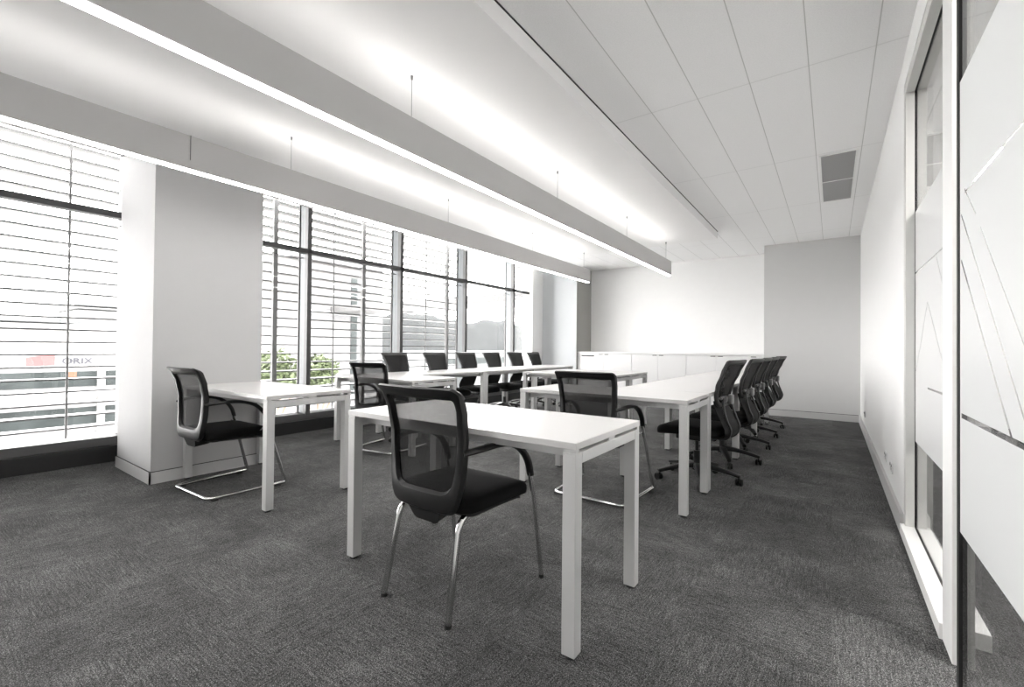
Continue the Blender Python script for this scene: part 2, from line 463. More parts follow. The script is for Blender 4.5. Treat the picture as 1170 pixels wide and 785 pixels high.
struct('wall_right', boxes([(XR, .46, 3.46, YG, 0, ZT), (XR, .46, 2.12, 3.46, 2.62, ZT), (XR, .46, Y0, 2.12, 2.62, ZT), (XR, .46, Y0, .62, 0, 2.62)]), MT['paint'])
struct('wall_near', boxes([(-5.75, XR+.12, Y0-.1, Y0, 0, ZT)]), MT['paint'])
struct('wall_left', boxes([(-5.47, -5.22, 8.03, YG, 0, ZT), (-5.75, XW-.0, Y0-.1, -2.9, 0, ZT), (-5.75, -5.45, Y0, 8.1, 2.95, ZT)]), MT['paint'])
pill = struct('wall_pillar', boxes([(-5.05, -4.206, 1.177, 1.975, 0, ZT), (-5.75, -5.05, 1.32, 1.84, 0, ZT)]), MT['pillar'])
struct('baseboard_pillar', boxes([(-5.05, -4.194, 1.165, 1.177, 0, .088), (-4.206, -4.194, 1.165, 1.987, 0, .088)]), MT['skirting'])
struct('trim_2', boxes([(-5.05, -4.1995, 1.1705, 1.177, .088, .093), (-4.206, -4.1995, 1.1705, 1.98, .088, .093)]), MT['groove'])
struct('baseboard_grey', boxes([(-.92, XR-.018, YG-.014, YG, 0, .10)]), MT['skirting'])
struct('trim_3', boxes([(-.92, XR-.01, YG-.008, YG, .10, .106)]), MT['groove'])
struct('baseboard_right', boxes([(XR-.018, XR, 3.46, YG-.014, 0, .115), (XR-.018, XR, Y0, .62, 0, .115)]), MT['skirting'])
struct('baseboard_alcove', boxes([(-5.2, -4.38, YG-.014, YG, 0, .10)]), MT['skirting'])

# ---------------------------------------------------------------- windows
def window(name, y0, y1, mulls, label):
    root = D.objects.new(name, None); C.objects.link(root); root['kind'] = 'structure'; root['label'] = label
    obj('window_sill', boxes([(-5.5, -5.29, y0, y1, 0, .145)], bev=.004), MT['black_sill'], root)
    obj('bottom_rail', boxes([(-5.5, -5.31, y0, y1, .146, .225)], bev=.004), MT['sill_rail'], root)
    obj('transom', boxes([(-5.40, -5.30, y0, y1, 2.215, 2.27)], bev=.003), MT['alu_dark'], root)
    obj('transom_bead', boxes([(-5.44, -5.42, y0, y1, 2.165, 2.172)]), MT['alu_dark'], root)
    obj('head_rail', boxes([(-5.46, -5.36, y0, y1, 2.87, 2.95)]), MT['alu'], root)
    for ym in mulls:
        mu = obj('mullion', boxes([(-5.37, -5.30, ym, ym+.055, .2, 2.87)], bev=.003), MT['alu_dark'], root)
        obj('mullion_fin', boxes([(-5.50, -5.371, ym+.012, ym+.043, .2, 2.87)]), MT['alu_mid'], mu)
        obj('mullion_cap', boxes([(-5.53, -5.501, ym+.002, ym+.053, .2, 2.87)]), MT['alu_dark'], mu)
    ys = [y0]+[v for ym in mulls for v in (ym+.012, ym+.043)]+[y1]
    for a, b in zip(ys[::2], ys[1::2]):
        obj('window_pane', boxes([(-5.432, -5.424, a, b, .225, 2.9)]), MT['glass'], root)
window('window_1', -2.9, 1.32, [-1.9, -.43], 'dark framed window left of the white pillar')
window('window_2', 1.84, 8.03, [3.03, 4.50, 5.97, 7.44], 'long dark framed window behind the row of desks')

# ---------------------------------------------------------------- glazed partition on the right
pt = D.objects.new('window_3', None); C.objects.link(pt); pt['kind'] = 'structure'; pt['label'] = 'fixed glass side panel beside the white right wall'
obj('jamb', boxes([(.342, .383, 3.42, 3.462, 0, 2.62), (.397, .46, 3.42, 3.462, 0, 2.62)], bev=.002), MT['alu'], pt)
obj('gasket', boxes([(.383, .397, 3.43, 3.46, 0, 2.62), (.383, .397, 2.28, 3.43, .045, .058), (.383, .397, 2.28, 3.43, 2.567, 2.58)]), MT['gasket'], pt)
obj('bottom_rail', boxes([(.322, .383, 2.28, 3.459, 0, .06), (.397, .46, 2.28, 3.42, 0, .06)], bev=.002), MT['white_frame'], pt)
obj('head_rail', boxes([(.342, .383, 2.28, 3.42, 2.56, 2.62), (.397, .46, 2.28, 3.42, 2.56, 2.62)], bev=.002), MT['alu'], pt)
mu = obj('mullion', boxes([(.332, .352, 2.12, 2.28, 0, 2.69)], bev=.002), MT['white_frame'], pt)
obj('gasket', boxes([(.352, .37, 2.122, 2.275, 0, 2.62)]), MT['gasket'], mu)
obj('mullion_back', boxes([(.37, .388, 2.12, 2.28, 0, 2.62)]), MT['alu'], mu)
obj('glass_pane', boxes([(.388, .3905, 2.28, 3.43, .05, 2.58)]), MT['pglass'], pt)
fl_ = obj('frosted_film', boxes([(.3855, .3862, 2.28, 3.425, .55, 1.86)]), MT['film_far'], pt)
dr = D.objects.new('door_1', None); C.objects.link(dr); dr['kind'] = 'structure'; dr['label'] = 'frameless sliding glass door with frosted film at the right edge'
obj('glass_leaf', boxes([(.296, .304, .55, 1.775, .012, 2.60)]), MT['pglass'], dr)
obj('edge_seal', boxes([(.292, .308, 1.775, 1.80, .012, 2.60)]), MT['gasket'], dr)
obj('frosted_film', boxes([(.2945, .2952, .56, 1.772, .553, 1.83)]), MT['film'], dr)
obj('top_track', boxes([(.28, .335, .55, 2.118, 2.60, 2.66)], bev=.003), MT['alu'], dr)
obj('floor_guide', boxes([(.28, .32, .60, 1.6, 0, .011)]), MT['alu'], dr)
# corridor beyond the glass
struct('wall_corridor', boxes([(2.2, 2.4, Y0, YB, 0, ZT), (.46, 2.4, YB, YB+.1, 0, ZT), (.46, 2.4, Y0-.1, Y0, 0, ZT)]), MT['paint'])
cl = thing('corridor_fill_light', 'flat square fill light added to brighten the corridor behind the frosted glass', 'ceiling light', (1.3, 1.9, ZC))  # fill panels added to lighten the corridor behind the glass
obj('frame', boxes([(-.32, .32, -.62, .62, -.02, 0)], bev=.003), MT['white_frame'], cl)
obj('diffuser', boxes([(-.29, .29, -.59, .59, -.024, -.0201)]), emit('corridor_fill_glow', (1, .98, .95), 12), cl)
c = copy_tree(cl); c.location = (1.3, 6.0, ZC); c['label'] = 'flat square fill light added to brighten the corridor, farther one beyond the right wall'

# ---------------------------------------------------------------- ceiling fittings
def luminaire(x, label, extra):
    r = thing('linear_pendant_light', label, 'pendant light', (x, 0, 0), 0, 'suspended linear lights')
    ya, yb = -1.2, 7.02
    obj('housing', boxes([(-.032, .032, ya, yb, 2.204, 2.42)], bev=.002), MT['lum_body'], r)
    obj('lower_diffuser', boxes([(-.022, .022, ya+.01, yb-.01, 2.196, 2.2035)]), MT['lum_down'], r)
    obj('upper_diffuser', boxes([(-.018, .018, 1.5, yb-.35, 2.4202, 2.4212)]), MT['lum_up'], r)
    obj('upper_diffuser', boxes([(-.018, .018, ya+.05, 1.48, 2.4202, 2.4212)]), MT['lum_up_fill'], r)  # weak extra glow added to brighten the near part of the ceiling
    for y in (-1.0, .05, 1.81, 3.56, 5.26, 6.85):
        bm = bmesh.new(); cyl(bm, (0, y, 2.424), (0, y, ZP-.02), .0016, n=8)
        c_ = obj('suspension_cable', bm, MT['mgrey'], r)
        bm = bmesh.new(); cyl(bm, (0, y, ZP-.022), (0, y, ZP), .006, .008, n=14)
        obj('ceiling_cap', bm, MT['mgrey'], c_)
    if extra:
        bm = bmesh.new(); cyl(bm, (.036, 1.13, 2.26), (.036, 1.13, 2.42), .0022, n=8)
        obj('power_cable', bm, MT['mgrey'], r)
    return r
luminaire(-2.052, 'long white suspended light with glowing underside, nearer the middle of the room', False)
luminaire(-3.424, 'long white suspended light running closest to the windows', True)
v = thing('ceiling_vent', 'grey perforated air vent set in the white ceiling tiles near the right wall', 'air vent', (.038, 5.56, ZC))
for a, b in ((-.74, .005), (.022, .74)):
    obj('vent_panel', boxes([(-.125, .125, a, b, -.006, -.001)], bev=.001), MT['vent'], v)
obj('vent_frame', boxes([(-.14, -.125, -.755, .755, -.008, 0), (.125, .14, -.755, .755, -.008, 0), (-.125, .125, -.755, -.74, -.008, 0), (-.125, .125, .74, .755, -.008, 0), (-.125, .125, .005, .022, -.008, 0)]), MT['white_frame'], v)
def socket(x, y, z, label):
    r = thing('wall_socket', label, 'power outlet', (x, y, z), 0, 'power outlets low on the right wall')
    obj('face_plate', boxes([(-.008, 0, -.058, .058, -.036, .036)], bev=.002), MT['socket'], r)
    obj('switch_rocker', boxes([(-.0105, -.008, -.045, -.028, .008, .026)]), MT['mgrey'], r)
    obj('switch_rocker', boxes([(-.0105, -.008, .028, .045, .008, .026)]), MT['mgrey'], r)
    for s in (-.028, .028):
        for dy, dz in ((-.006, .0), (.006, .0), (0, -.012)):
            obj('pin_slot', boxes([(-.0088, -.0079, s+dy-.0015, s+dy+.0015, dz-.010, dz-.002)]), MT['gasket'], r)
socket(XR, 4.48, .255, 'white wall socket low on the right wall, farther of the two beside the glass panel')
socket(XR, 4.08, .255, 'white wall socket low on the right wall, nearest the glass panel')
socket(XR, 7.3, .255, 'white wall socket low on the right wall, close to the grey wall corner')

# ---------------------------------------------------------------- storage cabinets in the alcove
def cabinet(x0, x1, label, bar=False):
    wd = x1-x0; r = thing('storage_cabinet', label, 'cabinet', (x0, YG+.06, 0), 0, 'white low cabinets along the back wall')
    obj('body', boxes([(.001, wd-.001, .021, .60, 0, .965)]), MT['cab'], r)
    n = 2 if wd > .6 else 1
    for k in range(n):
        a = k*wd/n+.0015; b = (k+1)*wd/n-.0015
        d = obj('door', boxes([(a, b, 0, .0195, .08, .955)], bev=.0015), MT['cab'], r)
        if bar and k == 0:
            bm = boxes([(a+.10, a+.38, -.026, -.014, .905, .925)], bev=.002); box(a+.11, a+.125, -.014, -.0005, .905, .925, bm=bm); box(a+.355, a+.37, -.014, -.0005, .905, .925, bm=bm)
            obj('bar_handle', bm, MT['dgrey'], d)
        hx = (b-.10, b-.02) if (k == 0 and n == 2) else (a+.02, a+.10)
        if n == 1: hx = (a+.02, a+.1)
        obj('finger_pull', boxes([(hx[0], hx[1], -.010, -.0005, .940, .953)], bev=.002), MT['mgrey'], d)
    obj('plinth', boxes([(.002, wd-.002, .03, .05, .0, .078)]), MT['sill_rail'], r)
cabinet(-4.374, -3.2015, 'white two-door cabinet at the left end of the back wall with a dark bar handle', True)
cabinet(-3.200, -2.1715, 'white two-door cabinet, middle one left, second from the left of the back wall')
cabinet(-2.170, -1.1415, 'white two-door cabinet, third from the left of the back wall')
cabinet(-1.140, -.925, 'narrow white one-door cabinet beside the grey wall')
tag(obj('cabinet_worktop', boxes([(-4.374, -.925, YG+.05, YB-.002, .9655, 1.0)], bev=.002), MT['cab']), 'long white worktop lying across the row of low cabinets', 'worktop')

# ---------------------------------------------------------------- desks
def make_desk(L, W, label, loc, rotz=0, group=None):
    """local x runs along the length, origin at the centre of the footprint"""
    r = thing('office_desk', label, 'desk', loc, rotz, group)
    hx, hy = L/2, W/2
    obj('tabletop', boxes([(-hx, hx, -hy, hy, .715, .74)], bev=.0025), MT['desk'], r)
    for sx in (-1, 1):
        for sy in (-1, 1):
            x0, x1 = sorted((sx*(hx-.002), sx*(hx-.052))); y0, y1 = sorted((sy*(hy-.002), sy*(hy-.052)))
            lg = obj('leg', boxes([(x0, x1, y0, y1, .012, .703)], bev=.002), MT['desk_frame'], r)
            bm = bmesh.new(); cyl(bm, ((x0+x1)/2, (y0+y1)/2, 0), ((x0+x1)/2, (y0+y1)/2, .012), .021, n=16)
            obj('foot', bm, MT['foot'], lg)
        x0, x1 = sorted((sx*(hx-.002), sx*(hx-.052)))
        rl = obj('end_rail', boxes([(x0, x1, -hy+.0525, hy-.0525, .663, .703)], bev=.002), MT['desk_frame'], r)
        for ya, yb in ((-.03, .03), (-hy+.004, -hy+.03), (hy-.03, hy-.004)):
            obj('spacer', boxes([(x0, x1, ya, yb, .7035, .7148)]), MT['desk_frame'], rl)
    for sy in (-1, 1):
        y0, y1 = sorted((sy*(hy-.075), sy*(hy-.105)))
        obj('side_rail', boxes([(-hx+.0525, hx-.0525, y0, y1, .672, .7145)], bev=.001), MT['desk_frame'], r)
    return r
def desk_like(src, label, loc, rotz=0, group=None):
    c = copy_tree(src); c.location = loc; c.rotation_euler = (0, 0, rotz); c['label'] = label
    if group: c['group'] = group
    elif 'group' in c: del c['group']
    return c
GD = 'white office desks'
dA = make_desk(1.28, .62, 'white desk standing nearest the camera, with a chrome four-legged chair behind it', (-1.344, 1.668, 0), .002, GD)
desk_like(dA, 'white desk standing against the white pillar', (-3.556, 1.70, 0), .024, GD)
desk_like(dA, 'white desk by the windows where the rear sled-base chair sits', (-3.90, 3.235, 0), 0, GD)
desk_like(dA, 'white crosswise desk at the near end of the right-hand row', (-1.38, 3.245, 0), 0, GD)
dR = make_desk(1.28, .70, 'white desk lengthwise in the right-hand row, first behind the crosswise desk', (-1.09, 4.205, 0), PI/2, GD)
desk_like(dR, 'white desk lengthwise in the right-hand row, middle of its three', (-1.09, 5.487, 0), PI/2, GD)
desk_like(dR, 'white desk lengthwise in the right-hand row, farthest one before the back cabinets', (-1.09, 6.769, 0), PI/2, GD)
dL = make_desk(1.28, .64, 'white desk lengthwise in the window-side row, first behind the crosswise desk', (-4.22, 4.19, 0), PI/2, GD)
desk_like(dL, 'white desk lengthwise in the window-side row, middle of its three', (-4.22, 5.472, 0), PI/2, GD)
desk_like(dL, 'white desk lengthwise in the window-side row, farthest one before the corner', (-4.22, 6.754, 0), PI/2, GD)
desk_like(dA, 'white desk between the two rows, front one of the adjoining pair', (-2.76, 5.31, 0), 0, GD)
desk_like(dA, 'white desk between the two rows, rear one nearer the cabinets', (-2.76, 5.932, 0), 0, GD)

# ---------------------------------------------------------------- visitor chairs
def visitor_chair(label, loc, rotz, sled, group):
    r = thing('visitor_chair', label, 'chair', loc, rotz, group)
    ytab = [(.36, -.205), (.46, -.213), (.58, -.205), (.70, -.205), (.80, -.222), (.87, -.25), (.905, -.285)]
    def surf(s, t, off):
        return Vector((s, interp(ytab, t)-.022*(1-(s/.23)**2)+off, t))
    outer = densify(round_rect([(-.175, .395), (.175, .395), (.212, .55), (.216, .72), (.232, .905), (-.232, .905), (-.216, .72), (-.212, .55)], [.055, .055, .1, .1, .028, .028, .1, .1], 5), 2)
    inner = densify(round_rect([(-.150, .485), (.150, .485), (.176, .60), (.183, .72), (.193, .855), (-.193, .855), (-.183, .72), (-.176, .60)], [.06, .06, .08, .08, .022, .022, .08, .08], 5), 2)
    bm = bmesh.new(); rim(bm, outer, inner, surf, .038)
    fr = obj('back_frame', bm, MT['black'], r, True)
    bm = bmesh.new(); c = Vector((0, .68))
    sheet(bm, [c+(p-c)*1.02 for p in inner], surf, .006)
    obj('mesh_back', bm, MT['mesh_open'], r, True)
    bm = bmesh.new()
    pr = [(-.11, .43), (.11, .43), (.065, .345), (-.065, .345)]
    po = densify(round_rect(pr, [.01, .01, .02, .02], 4), 1)
    A = [bm.verts.new((p.x, -.235+(.43-p.y)*.25, p.y)) for p in po]; B = [bm.verts.new((p.x*.9, -.12, p.y+.01)) for p in po]
    for i in range(len(po)): bm.faces.new((A[i], A[(i+1) % len(po)], B[(i+1) % len(po)], B[i]))
    bm.faces.new(A); bm.faces.new(B[::-1])
    obj('back_bracket', bm, MT['black'], r, True)
    bm = bmesh.new(); cushion(bm, .232, -.20, .235, .462, .062, rc=.075)
    obj('seat', bm, MT['seat'], r, True)
    bm = bmesh.new(); cushion(bm, .215, -.17, .20, .408, .022, rc=.06, crown=0)
    obj('seat_pan', bm, MT['black'], r, True)
    for s in (-1, 1):
        p = smooth_path([(s*.205, -.215, .650), (s*.235, -.17, .658), (s*.25, -.07, .664), (s*.252, .03, .652), (s*.252, .11, .615), (s*.254, .162, .555), (s*.2555, .184, .488)], 5)
        bm = bmesh.new(); sweep(bm, p, lambda u: .024-.008*u, lambda u: .0105+.003*u, n=12, side=(1, 0, 0), sq=.8)
        obj('armrest', bm, MT['black'], r, True)
    if sled:
        R_ = .0122
        half = [(.2555, .176, .50), (.288, .300, .060), (.290, .310, R_+.008), (.262, -.215, R_+.008)]
        pts = half + [(-x, y, z) for x, y, z in half[::-1]]
        bm = bmesh.new(); sweep(bm, fillet(pts, .05, 6), R_, R_, n=12)
        obj('sled_base', bm, MT['chrome'], r, True)
        for s in (-1, 1):
            for y in (.25, -.17):
                bm = boxes([(s*(.287 if y > 0 else .264)-.013, s*(.287 if y > 0 else .264)+.013, y-.02, y+.02, 0, .010)], bev=.003)
                obj('glide', bm, MT['foot'], r)
            bm = bmesh.new(); sweep(bm, [(s*.256, .165, .455), (s*.19, .12, .40), (s*.12, .1, .398)], .008, .008, n=10)
            obj('seat_bracket', bm, MT['chrome'], r, True)
    else:
        for s in (-1, 1):
            bm = bmesh.new(); sweep(bm, fillet([(s*.2555, .176, .505), (s*.262, .205, .38), (s*.268, .262, .012)], .03), .0105, .0105, n=12)
            l_ = obj('leg', bm, MT['chrome'], r, True)
            bm = bmesh.new(); cyl(bm, (s*.2685, .263, 0), (s*.268, .262, .014), .012, n=12); obj('foot', bm, MT['foot'], l_)
            bm = bmesh.new(); sweep(bm, fillet([(s*.13, .0, .402), (s*.165, -.13, .398), (s*.172, -.20, .368), (s*.187, -.272, .012)], .06, 8), .0135, lambda u: .0135, n=12)
            l_ = obj('leg', bm, MT['chrome'], r, True)
            bm = bmesh.new(); cyl(bm, (s*.187, -.273, 0), (s*.187, -.272, .014), .0135, n=12); obj('foot', bm, MT['foot'], l_)
    return r
visitor_chair('black mesh visitor chair on four splayed chrome legs, nearest the camera', (-1.365, 1.52, 0), 0, False, 'black mesh visitor chairs')
sl = visitor_chair('black mesh sled-base chair pulled up to the desk by the white pillar', (-3.69, 1.475, 0), math.radians(2), True, 'black mesh visitor chairs')
c = copy_tree(sl); c.location = (-3.77, 3.02, 0); c.rotation_euler = (0, 0, math.radians(9))
c['label'] = 'black mesh sled-base chair facing the window-side rear desk, half hidden by the nearest chair'
c = copy_tree(sl); c.location = (-1.385, 3.055, 0); c.rotation_euler = (0, 0, 0)
c['label'] = 'black mesh sled-base chair in the centre, facing the end desk of the right-hand row'

# ---------------------------------------------------------------- swivel chairs
def swivel_chair(label, loc, rotz, group, spin):
    r = thing('swivel_chair', label, 'chair', loc, rotz, group)
    ytab = [(.60, -.195), (.70, -.188), (.78, -.207), (.88, -.252), (.99, -.305)]
    def surf(s, t, off):
        return Vector((s, interp(ytab, t)-.02*(1-(s/.24)**2)+off, t))
    outer = densify(round_rect([(-.155, .62), (.155, .62), (.190, .78), (.226, .985), (-.226, .985), (-.190, .78)], [.05, .05, .1, .022, .022, .1], 5), 2)
    inner = densify(round_rect([(-.13, .655), (.13, .655), (.165, .78), (.199, .945), (-.199, .945), (-.165, .78)], [.05, .05, .09, .018, .018, .09], 5), 2)
    bm = bmesh.new(); rim(bm, outer, inner, surf, .028)
    obj('back_frame', bm, MT['dgrey'], r, True)
    bm = bmesh.new(); c0 = Vector((0, .80)); sheet(bm, [c0+(p-c0)*1.02 for p in inner], surf, .006)
    obj('mesh_back', bm, MT['mesh_dense'], r, True)
    # lower back shell: from the lumbar bracket it bulges rearward and curls in under the seat
    prof = smooth_path([(0, -.19, .665), (0, -.215, .60), (0, -.255, .53), (0, -.283, .46), (0, -.275, .405), (0, -.22, .382), (0, -.14, .39)], 4)
    bm = bmesh.new(); rows = []
    L = len(prof)
    for i, p in enumerate(prof):
        u = i/(L-1); hw = .13+.055*math.sin(PI*min(1, u*1.25))-.02*max(0, u-.6)/.4
        d = (prof[min(i+1, L-1)]-prof[max(i-1, 0)]).normalized(); nn = Vector((0, d.z, -d.y))
        row = []
        for side in (1, -1):
            for k in range(9):
                s = (k/4-1)*side
                row.append(bm.verts.new(p+Vector((s*hw, .018*s*s, 0))+nn*(.009*side*(1-.7*s**4))))
        rows.append(row)
    for a, b in zip(rows, rows[1:]):
        n_ = len(a)
        for k in range(n_): bm.faces.new((a[k], a[(k+1) % n_], b[(k+1) % n_], b[k]))
    bm.faces.new(rows[0]); bm.faces.new(rows[-1][::-1])
    obj('back_shell', bm, MT['backcloth'], r, True)
    bm = bmesh.new()
    box(-.075, .075, -.25, -.195, .66, .70, bev=.010, bm=bm); box(-.035, .035, -.275, -.24, .64, .715, bev=.010, bm=bm)
    cyl(bm, (-.14, -.225, .69), (.14, -.225, .69), .011, n=12)
    obj('lumbar_bracket', bm, MT['mgrey'], r, True)
    for s in (-1, 1):
        bm = bmesh.new()
        sweep(bm, smooth_path([(s*.095, -.232, .69), (s*.105, -.24, .61), (s*.12, -.268, .52), (s*.11, -.292, .445), (s*.08, -.245, .374), (s*.05, -.10, .372)], 5), .012, .008, n=10, side=(1, 0, 0), sq=.8)
        obj('back_strut', bm, MT['dgrey'], r, True)
    bm = bmesh.new(); cushion(bm, .235, -.22, .26, .462, .066, rc=.08, crown=.01, drop=.035)
    obj('seat', bm, MT['seat'], r, True)
    bm = bmesh.new(); box(-.12, .12, -.14, .13, .335, .392, bev=.014, bm=bm)
    obj('tilt_mechanism', bm, MT['black'], r, True)
    bm = bmesh.new(); sweep(bm, [(.11, .05, .358), (.19, .06, .352), (.235, .06, .345), (.262, .06, .345)], .006, .004, n=8, side=(0, 1, 0))
    obj('lever', bm, MT['black'], r, True)
    bm = bmesh.new(); cyl(bm, (0, 0, .13), (0, 0, .24), .025, n=18); cyl(bm, (0, 0, .24), (0, 0, .336), .0145, n=18)
    obj('gas_lift', bm, MT['black'], r, True)
    bm = bmesh.new(); cyl(bm, (0, 0, .085), (0, 0, .14), .042, .034, n=20)
    for k in range(5):
        a = spin+2*PI*k/5; dx, dy = math.cos(a), math.sin(a)
        p = smooth_path([(dx*.02, dy*.02, .118), (dx*.10, dy*.10, .118), (dx*.22, dy*.22, .098), (dx*.318, dy*.318, .074)], 4)
        sweep(bm, p, lambda u: .036-.018*u, lambda u: .023-.010*u, n=10, side=(-dy, dx, 0), sq=.6)
    base = obj('star_base', bm, MT['black'], r, True)
    for k in range(5):
        a = spin+2*PI*k/5; dx, dy = math.cos(a), math.sin(a); cx, cy = dx*.308, dy*.308
        bm = bmesh.new(); cyl(bm, (cx, cy, .04), (cx, cy, .075), .007, n=10)
        b = a+.9+k*1.3; ex, ey = math.cos(b), math.sin(b)
        ox, oy = -ey*.012, ex*.012
        for s in (-1, 1):
            cyl(bm, (cx+ox+ex*.008*s, cy+oy+ey*.008*s, .0265), (cx+ox+ex*.022*s, cy+oy+ey*.022*s, .0265), .0265, n=18)
        box(cx+ox-.010, cx+ox+.010, cy+oy-.010, cy+oy+.010, .028, .056, bev=.004, bm=bm)
        obj('caster', bm, MT['black'], base, True)
    return r
proto = swivel_chair('', (0, 0, 0), 0, None, math.radians(-9))
GR, GL = 'swivel chairs along the right-hand row of desks', 'swivel chairs along the window side'
RIGHT = [(-.90, 3.87, 83, 'black swivel chair nearest the camera in the right-hand row'),
         (-.86, 4.68, 84, 'black swivel chair second from the camera in the right-hand row'),
         (-.86, 5.45, 86, 'black swivel chair in the middle of the five in the right-hand row'),
         (-.86, 6.25, 86, 'black swivel chair fourth from the camera in the right-hand row'),
         (-.86, 7.1, 80, 'black swivel chair farthest from the camera in the right-hand row, close to the grey wall')]
LEFT = [(-4.50, 4.00, -86, 'black swivel chair by the windows, leftmost, its back lowest above the desks'),
        (-4.50, 4.72, -90, 'black swivel chair by the windows, second from the left'),
        (-4.50, 5.42, -90, 'black swivel chair by the windows, third from the left'),
        (-4.50, 6.08, -90, 'black swivel chair by the windows, fourth from the left'),
        (-4.50, 6.78, -90, 'black swivel chair by the windows, second from the right'),
        (-4.50, 7.42, -88, 'black swivel chair by the windows, rightmost, against the pale corner wall')]
first = True
for lst, grp in ((RIGHT, GR), (LEFT, GL)):
    for x, y, a, lab in lst:
        o = proto if first else copy_tree(proto); first = False
        o.location = (x, y, 0); o.rotation_euler = (0, 0, math.radians(a)); o['label'] = lab; o['group'] = grp

# ---------------------------------------------------------------- outside: louvre screens
def louvres(name_label, y0, y1, z0, z1, posts, rods, x=-6.0):
    r = thing('louvre_screen', name_label, 'louvre screen', (x, 0, 0), 0, 'white louvre screens outside the windows')
    lst = []; z = 1.075-.118*20
    while z < z1:
        if z > z0: lst.append((-.10, .07, y0, y1, z-.0075, z+.0075))
        z += .118
    obj('slats', boxes(lst), MT['slat'], r)
    for y in posts: obj('post', boxes([(.066, .12, y, y+.055, -5, z1)]), MT['louvre'], r)
    for y in rods:
        bm = bmesh.new(); cyl(bm, (.084, y, z0), (.084, y, z1), .010, n=8); obj('support_rod', bm, MT['mgrey'], r)
louvres('white horizontal louvres outside the left window', -3.0, 2.0, -.4, 4.2, [-2.2], [-.6, 1.0], -6.0)
louvres('white horizontal louvres outside the long window, up to its third pane', 2.1, 6.5, -.4, 4.2, [2.90, 4.25, 6.1], [3.78, 5.6], -6.0)
# neighbouring wing, canopy and buildings
r = thing('neighbouring_wing', 'pale neighbouring building seen through the first panes of the long window', 'building', (-16, 0, -5))
obj('wall', boxes([(-4, 0, 9.1, 12.6, 0, 9.6)]), MT['outside_pale'], r)
obj('window_strip', boxes([(.0, .03, 11.02, 11.3, 4.0, 8.9)]), MT['outside_dark'], r)
obj('cladding_panel', boxes([(.0, .05, 11.6, 12.5, 3.0, 8.7)]), pbr('pale_grey_cladding', (.05, .052, .053), .7, noise=.1, nscale=.8), r)
obj('floor_band', boxes([(.03, .12, 9.1, 12.6, 3.9, 4.1), (.03, .12, 9.1, 12.6, 7.3, 7.45)]), MT['outside_white'], r)
r = thing('entrance_canopy', 'thin white canopy slab stretching across the view outside the long window', 'canopy', (0, 10, 0))
obj('canopy_slab', boxes([(-15.86, -6.0, 0, 1.4, 2.36, 2.60)], bev=.02), MT['canopy'], r)
def plain_building(name, label, x, y0, y1, z1, mat, rows, depth=8, base=-5):
    r = thing(name, label, 'building', (x, 0, base))
    obj('wall', boxes([(-depth, 0, y0, y1, 0, z1-base)]), mat, r)
    for za, zb in rows:
        obj('window_band', boxes([(.0, .06, y0+.3, y1-.3, za-base, zb-base)]), MT['outside_dark'], r)
    obj('roof_edge', boxes([(-depth-.2, .35, y0-.2, y1+.2, z1-base, z1-base+.25)]), MT['outside_grey'], r)
    return r
# office block with the red emblem and the name on its fascia
r = thing('office_block', 'low white commercial building with a red emblem and dark lettering, left window', 'building', (-30, 0, -5))
obj('wall', boxes([(-9, 0, -8, 7.4, 0, 7.0)]), MT['outside_white'], r)
obj('roof_overhang', boxes([(-9.5, 1.0, -8.5, 5.4, 7.05, 7.28)]), MT['outside_grey'], r)
obj('window_band', boxes([(.0, .05, -7.8, 7.2, 3.98, 4.72)]), MT['outside_dark'], r)
obj('window_band', boxes([(.0, .05, -7.8, 7.2, 2.1, 2.95)]), MT['outside_dark'], r)
obj('balcony_slab', boxes([(.051, 1.1, -8, 7.4, 3.55, 3.86)]), MT['outside_white'], r)
obj('balcony_slab', boxes([(.051, 1.1, -8, 7.4, 1.3, 1.7)]), MT['outside_white'], r)
for y in (-4.5, -1.2, 2.1, 6.15): obj('facade_pier', boxes([(.051, .25, y, y+.28, 0, 5)]), MT['outside_white'], r)
obj('orange_poster', boxes([(.06, .10, 5.05, 5.4, 4.35, 4.72)]), MT['orange'], r)
sg = bmesh.new()
vs = [sg.verts.new(p) for p in ((.06, 3.7, 4.92), (.06, 4.63, 5.02), (.06, 4.63, 5.58), (.06, 3.7, 5.42), (.16, 3.7, 4.92), (.16, 4.63, 5.02), (.16, 4.63, 5.58), (.16, 3.7, 5.42))]
for f in ((0, 1, 2, 3), (7, 6, 5, 4), (0, 4, 5, 1), (1, 5, 6, 2), (2, 6, 7, 3), (3, 7, 4, 0)): sg.faces.new([vs[i] for i in f])
obj('red_emblem', sg, MT['red'], r)
tx = D.curves.new('sign_text', 'FONT'); tx.body = 'ORIX'; tx.size = .50; tx.extrude = .03; tx.offset = .006; tx.space_character = 1.0
to = D.objects.new('tmp_text', tx); C.objects.link(to)
dg = bpy.context.evaluated_depsgraph_get(); me = D.meshes.new_from_object(to.evaluated_get(dg)); D.objects.remove(to)
xs = [v_.co.x for v_ in me.vertices]; sc_ = 1.1/(max(xs)-min(xs))
for v_ in me.vertices:
    x_, y_, z_ = v_.co; v_.co = (.09+z_, 4.88+(x_-min(xs))*sc_, 5.09+y_*sc_*.92)
me.materials.clear(); me.materials.append(MT['orix'])
lo = D.objects.new('sign_lettering', me); C.objects.link(lo); lo.parent = r
pb = thing('rooftop_building', 'small pale upper building with three windows behind the lettered fascia', 'building', (-40, 0, -5))
obj('wall', boxes([(-6, 0, 7.2, 12.5, 0, 8.3)]), MT['outside_white'], pb)
obj('roof_edge', boxes([(-6.4, .8, 6.9, 10.6, 8.35, 8.7)]), MT['outside_grey'], pb)
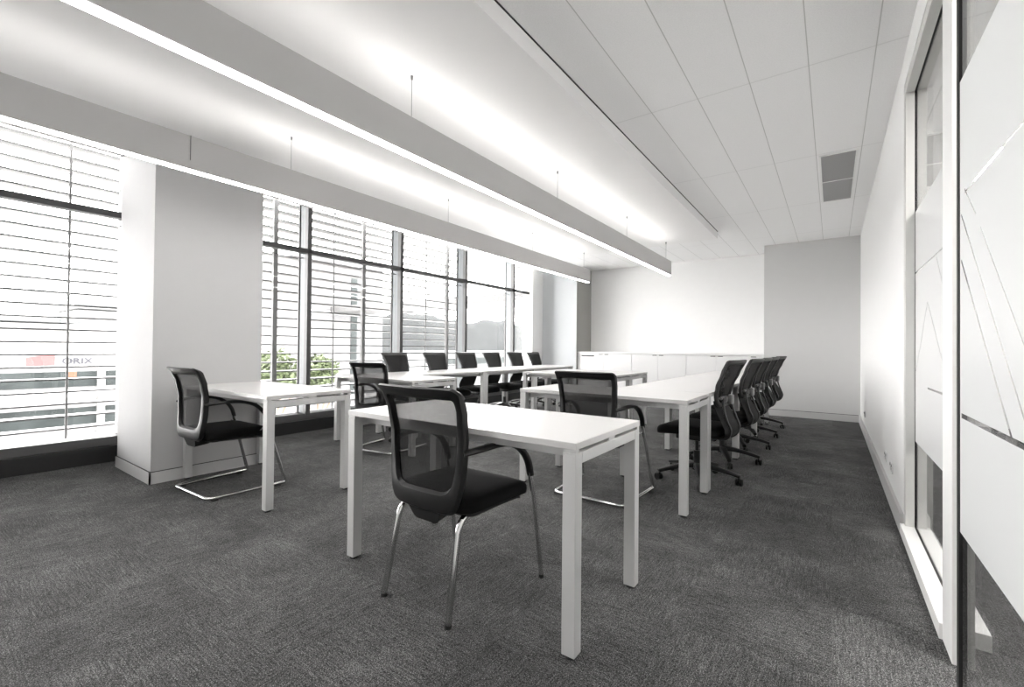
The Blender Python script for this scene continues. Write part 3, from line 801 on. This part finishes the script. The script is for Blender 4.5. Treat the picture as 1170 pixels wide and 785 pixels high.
for y in (7.4, 8.2, 9.1): obj('window', boxes([(.0, .05, y, y+.62, 5.95, 6.75)]), MT['outside_dark'], pb)
b2 = plain_building('low_warehouse', 'low grey building with a white stripe below the hillside', -48, 48, 78, .2, MT['outside_grey'], [(-1.6, -.6)], 10)
# hillside
hm = bmesh.new()
NX, NY = 60, 10; gv = []
for i in range(NX+1):
    row = []
    yy = 30+i*2.6
    hgt = 3.0+5.0*min(1, max(0, (yy-40)/22))+.6*math.sin(yy*.21)+.35*math.sin(yy*.63+1)
    for j in range(NY+1):
        u = j/NY; zz = -5+(hgt+5)*math.sin(u*PI/2)+random.uniform(-.15, .15)
        row.append(hm.verts.new((-70-u*30, yy*(1+u*.35), zz*(1+.3*u))))
    gv.append(row)
for i in range(NX):
    for j in range(NY): hm.faces.new((gv[i][j], gv[i+1][j], gv[i+1][j+1], gv[i][j+1]))
o = obj('distant_hill', hm, MT['hill'], None, True); tag(o, 'grey wooded hillside on the horizon beyond the long window', 'hill')
o = obj('ground_outside', boxes([(-140, -6.4, -60, 200, -5.3, -5.0)]), MT['street']); o['kind'] = 'structure'
# trees outside
def tree(x, y, ztop, rad, label):
    r = thing('street_tree', label, 'tree', (x, y, -5), 0, 'green trees outside the long window')
    H = ztop+5
    bm = bmesh.new(); sweep(bm, smooth_path([(0, 0, 0), (.05, .03, H*.3), (-.04, .05, H*.62)], 4), lambda u: .13-.06*u, lambda u: .13-.06*u, n=10)
    for k in range(5):
        a = k*1.26; sweep(bm, [(0, 0, H*.5), (math.cos(a)*.35, math.sin(a)*.35, H*.68), (math.cos(a)*.7, math.sin(a)*.7, H*.8)], lambda u: .05-.03*u, lambda u: .05-.03*u, n=6)
    obj('trunk', bm, MT['bark'], r, True)
    bm = bmesh.new(); rnd = random.Random(int(x*13+y*7))
    for k in range(2600):
        a = rnd.uniform(0, 2*PI); q = rnd.random()**.4; ph = math.acos(rnd.uniform(-1, 1))
        lump = 1+.22*math.sin(a*3+ph*4)+.12*math.sin(a*7)
        p = Vector((math.cos(a)*math.sin(ph), math.sin(a)*math.sin(ph), math.cos(ph)*.85))*rad*q*lump+Vector((0, 0, H-rad*.95))
        s = rnd.uniform(.05, .11); d1 = Vector((rnd.uniform(-1, 1), rnd.uniform(-1, 1), rnd.uniform(-.6, .6))).normalized()*s; d2 = d1.orthogonal().normalized()*s*.55
        bm.faces.new([bm.verts.new(p-d1), bm.verts.new(p+d2), bm.verts.new(p+d1), bm.verts.new(p-d2)])
    obj('foliage', bm, MT['leaf'], r)
tree(-14.2, 7.0, .95, .85, 'leafy green tree outside, left of the first window mullion')
tree(-14.6, 8.75, .75, .62, 'smaller leafy green tree outside, just right of the first window mullion')
louvres('short white louvre panel outside the far end of the long window', 8.5, 9.1, 1.55, 4.2, [9.0], [], -6.0)
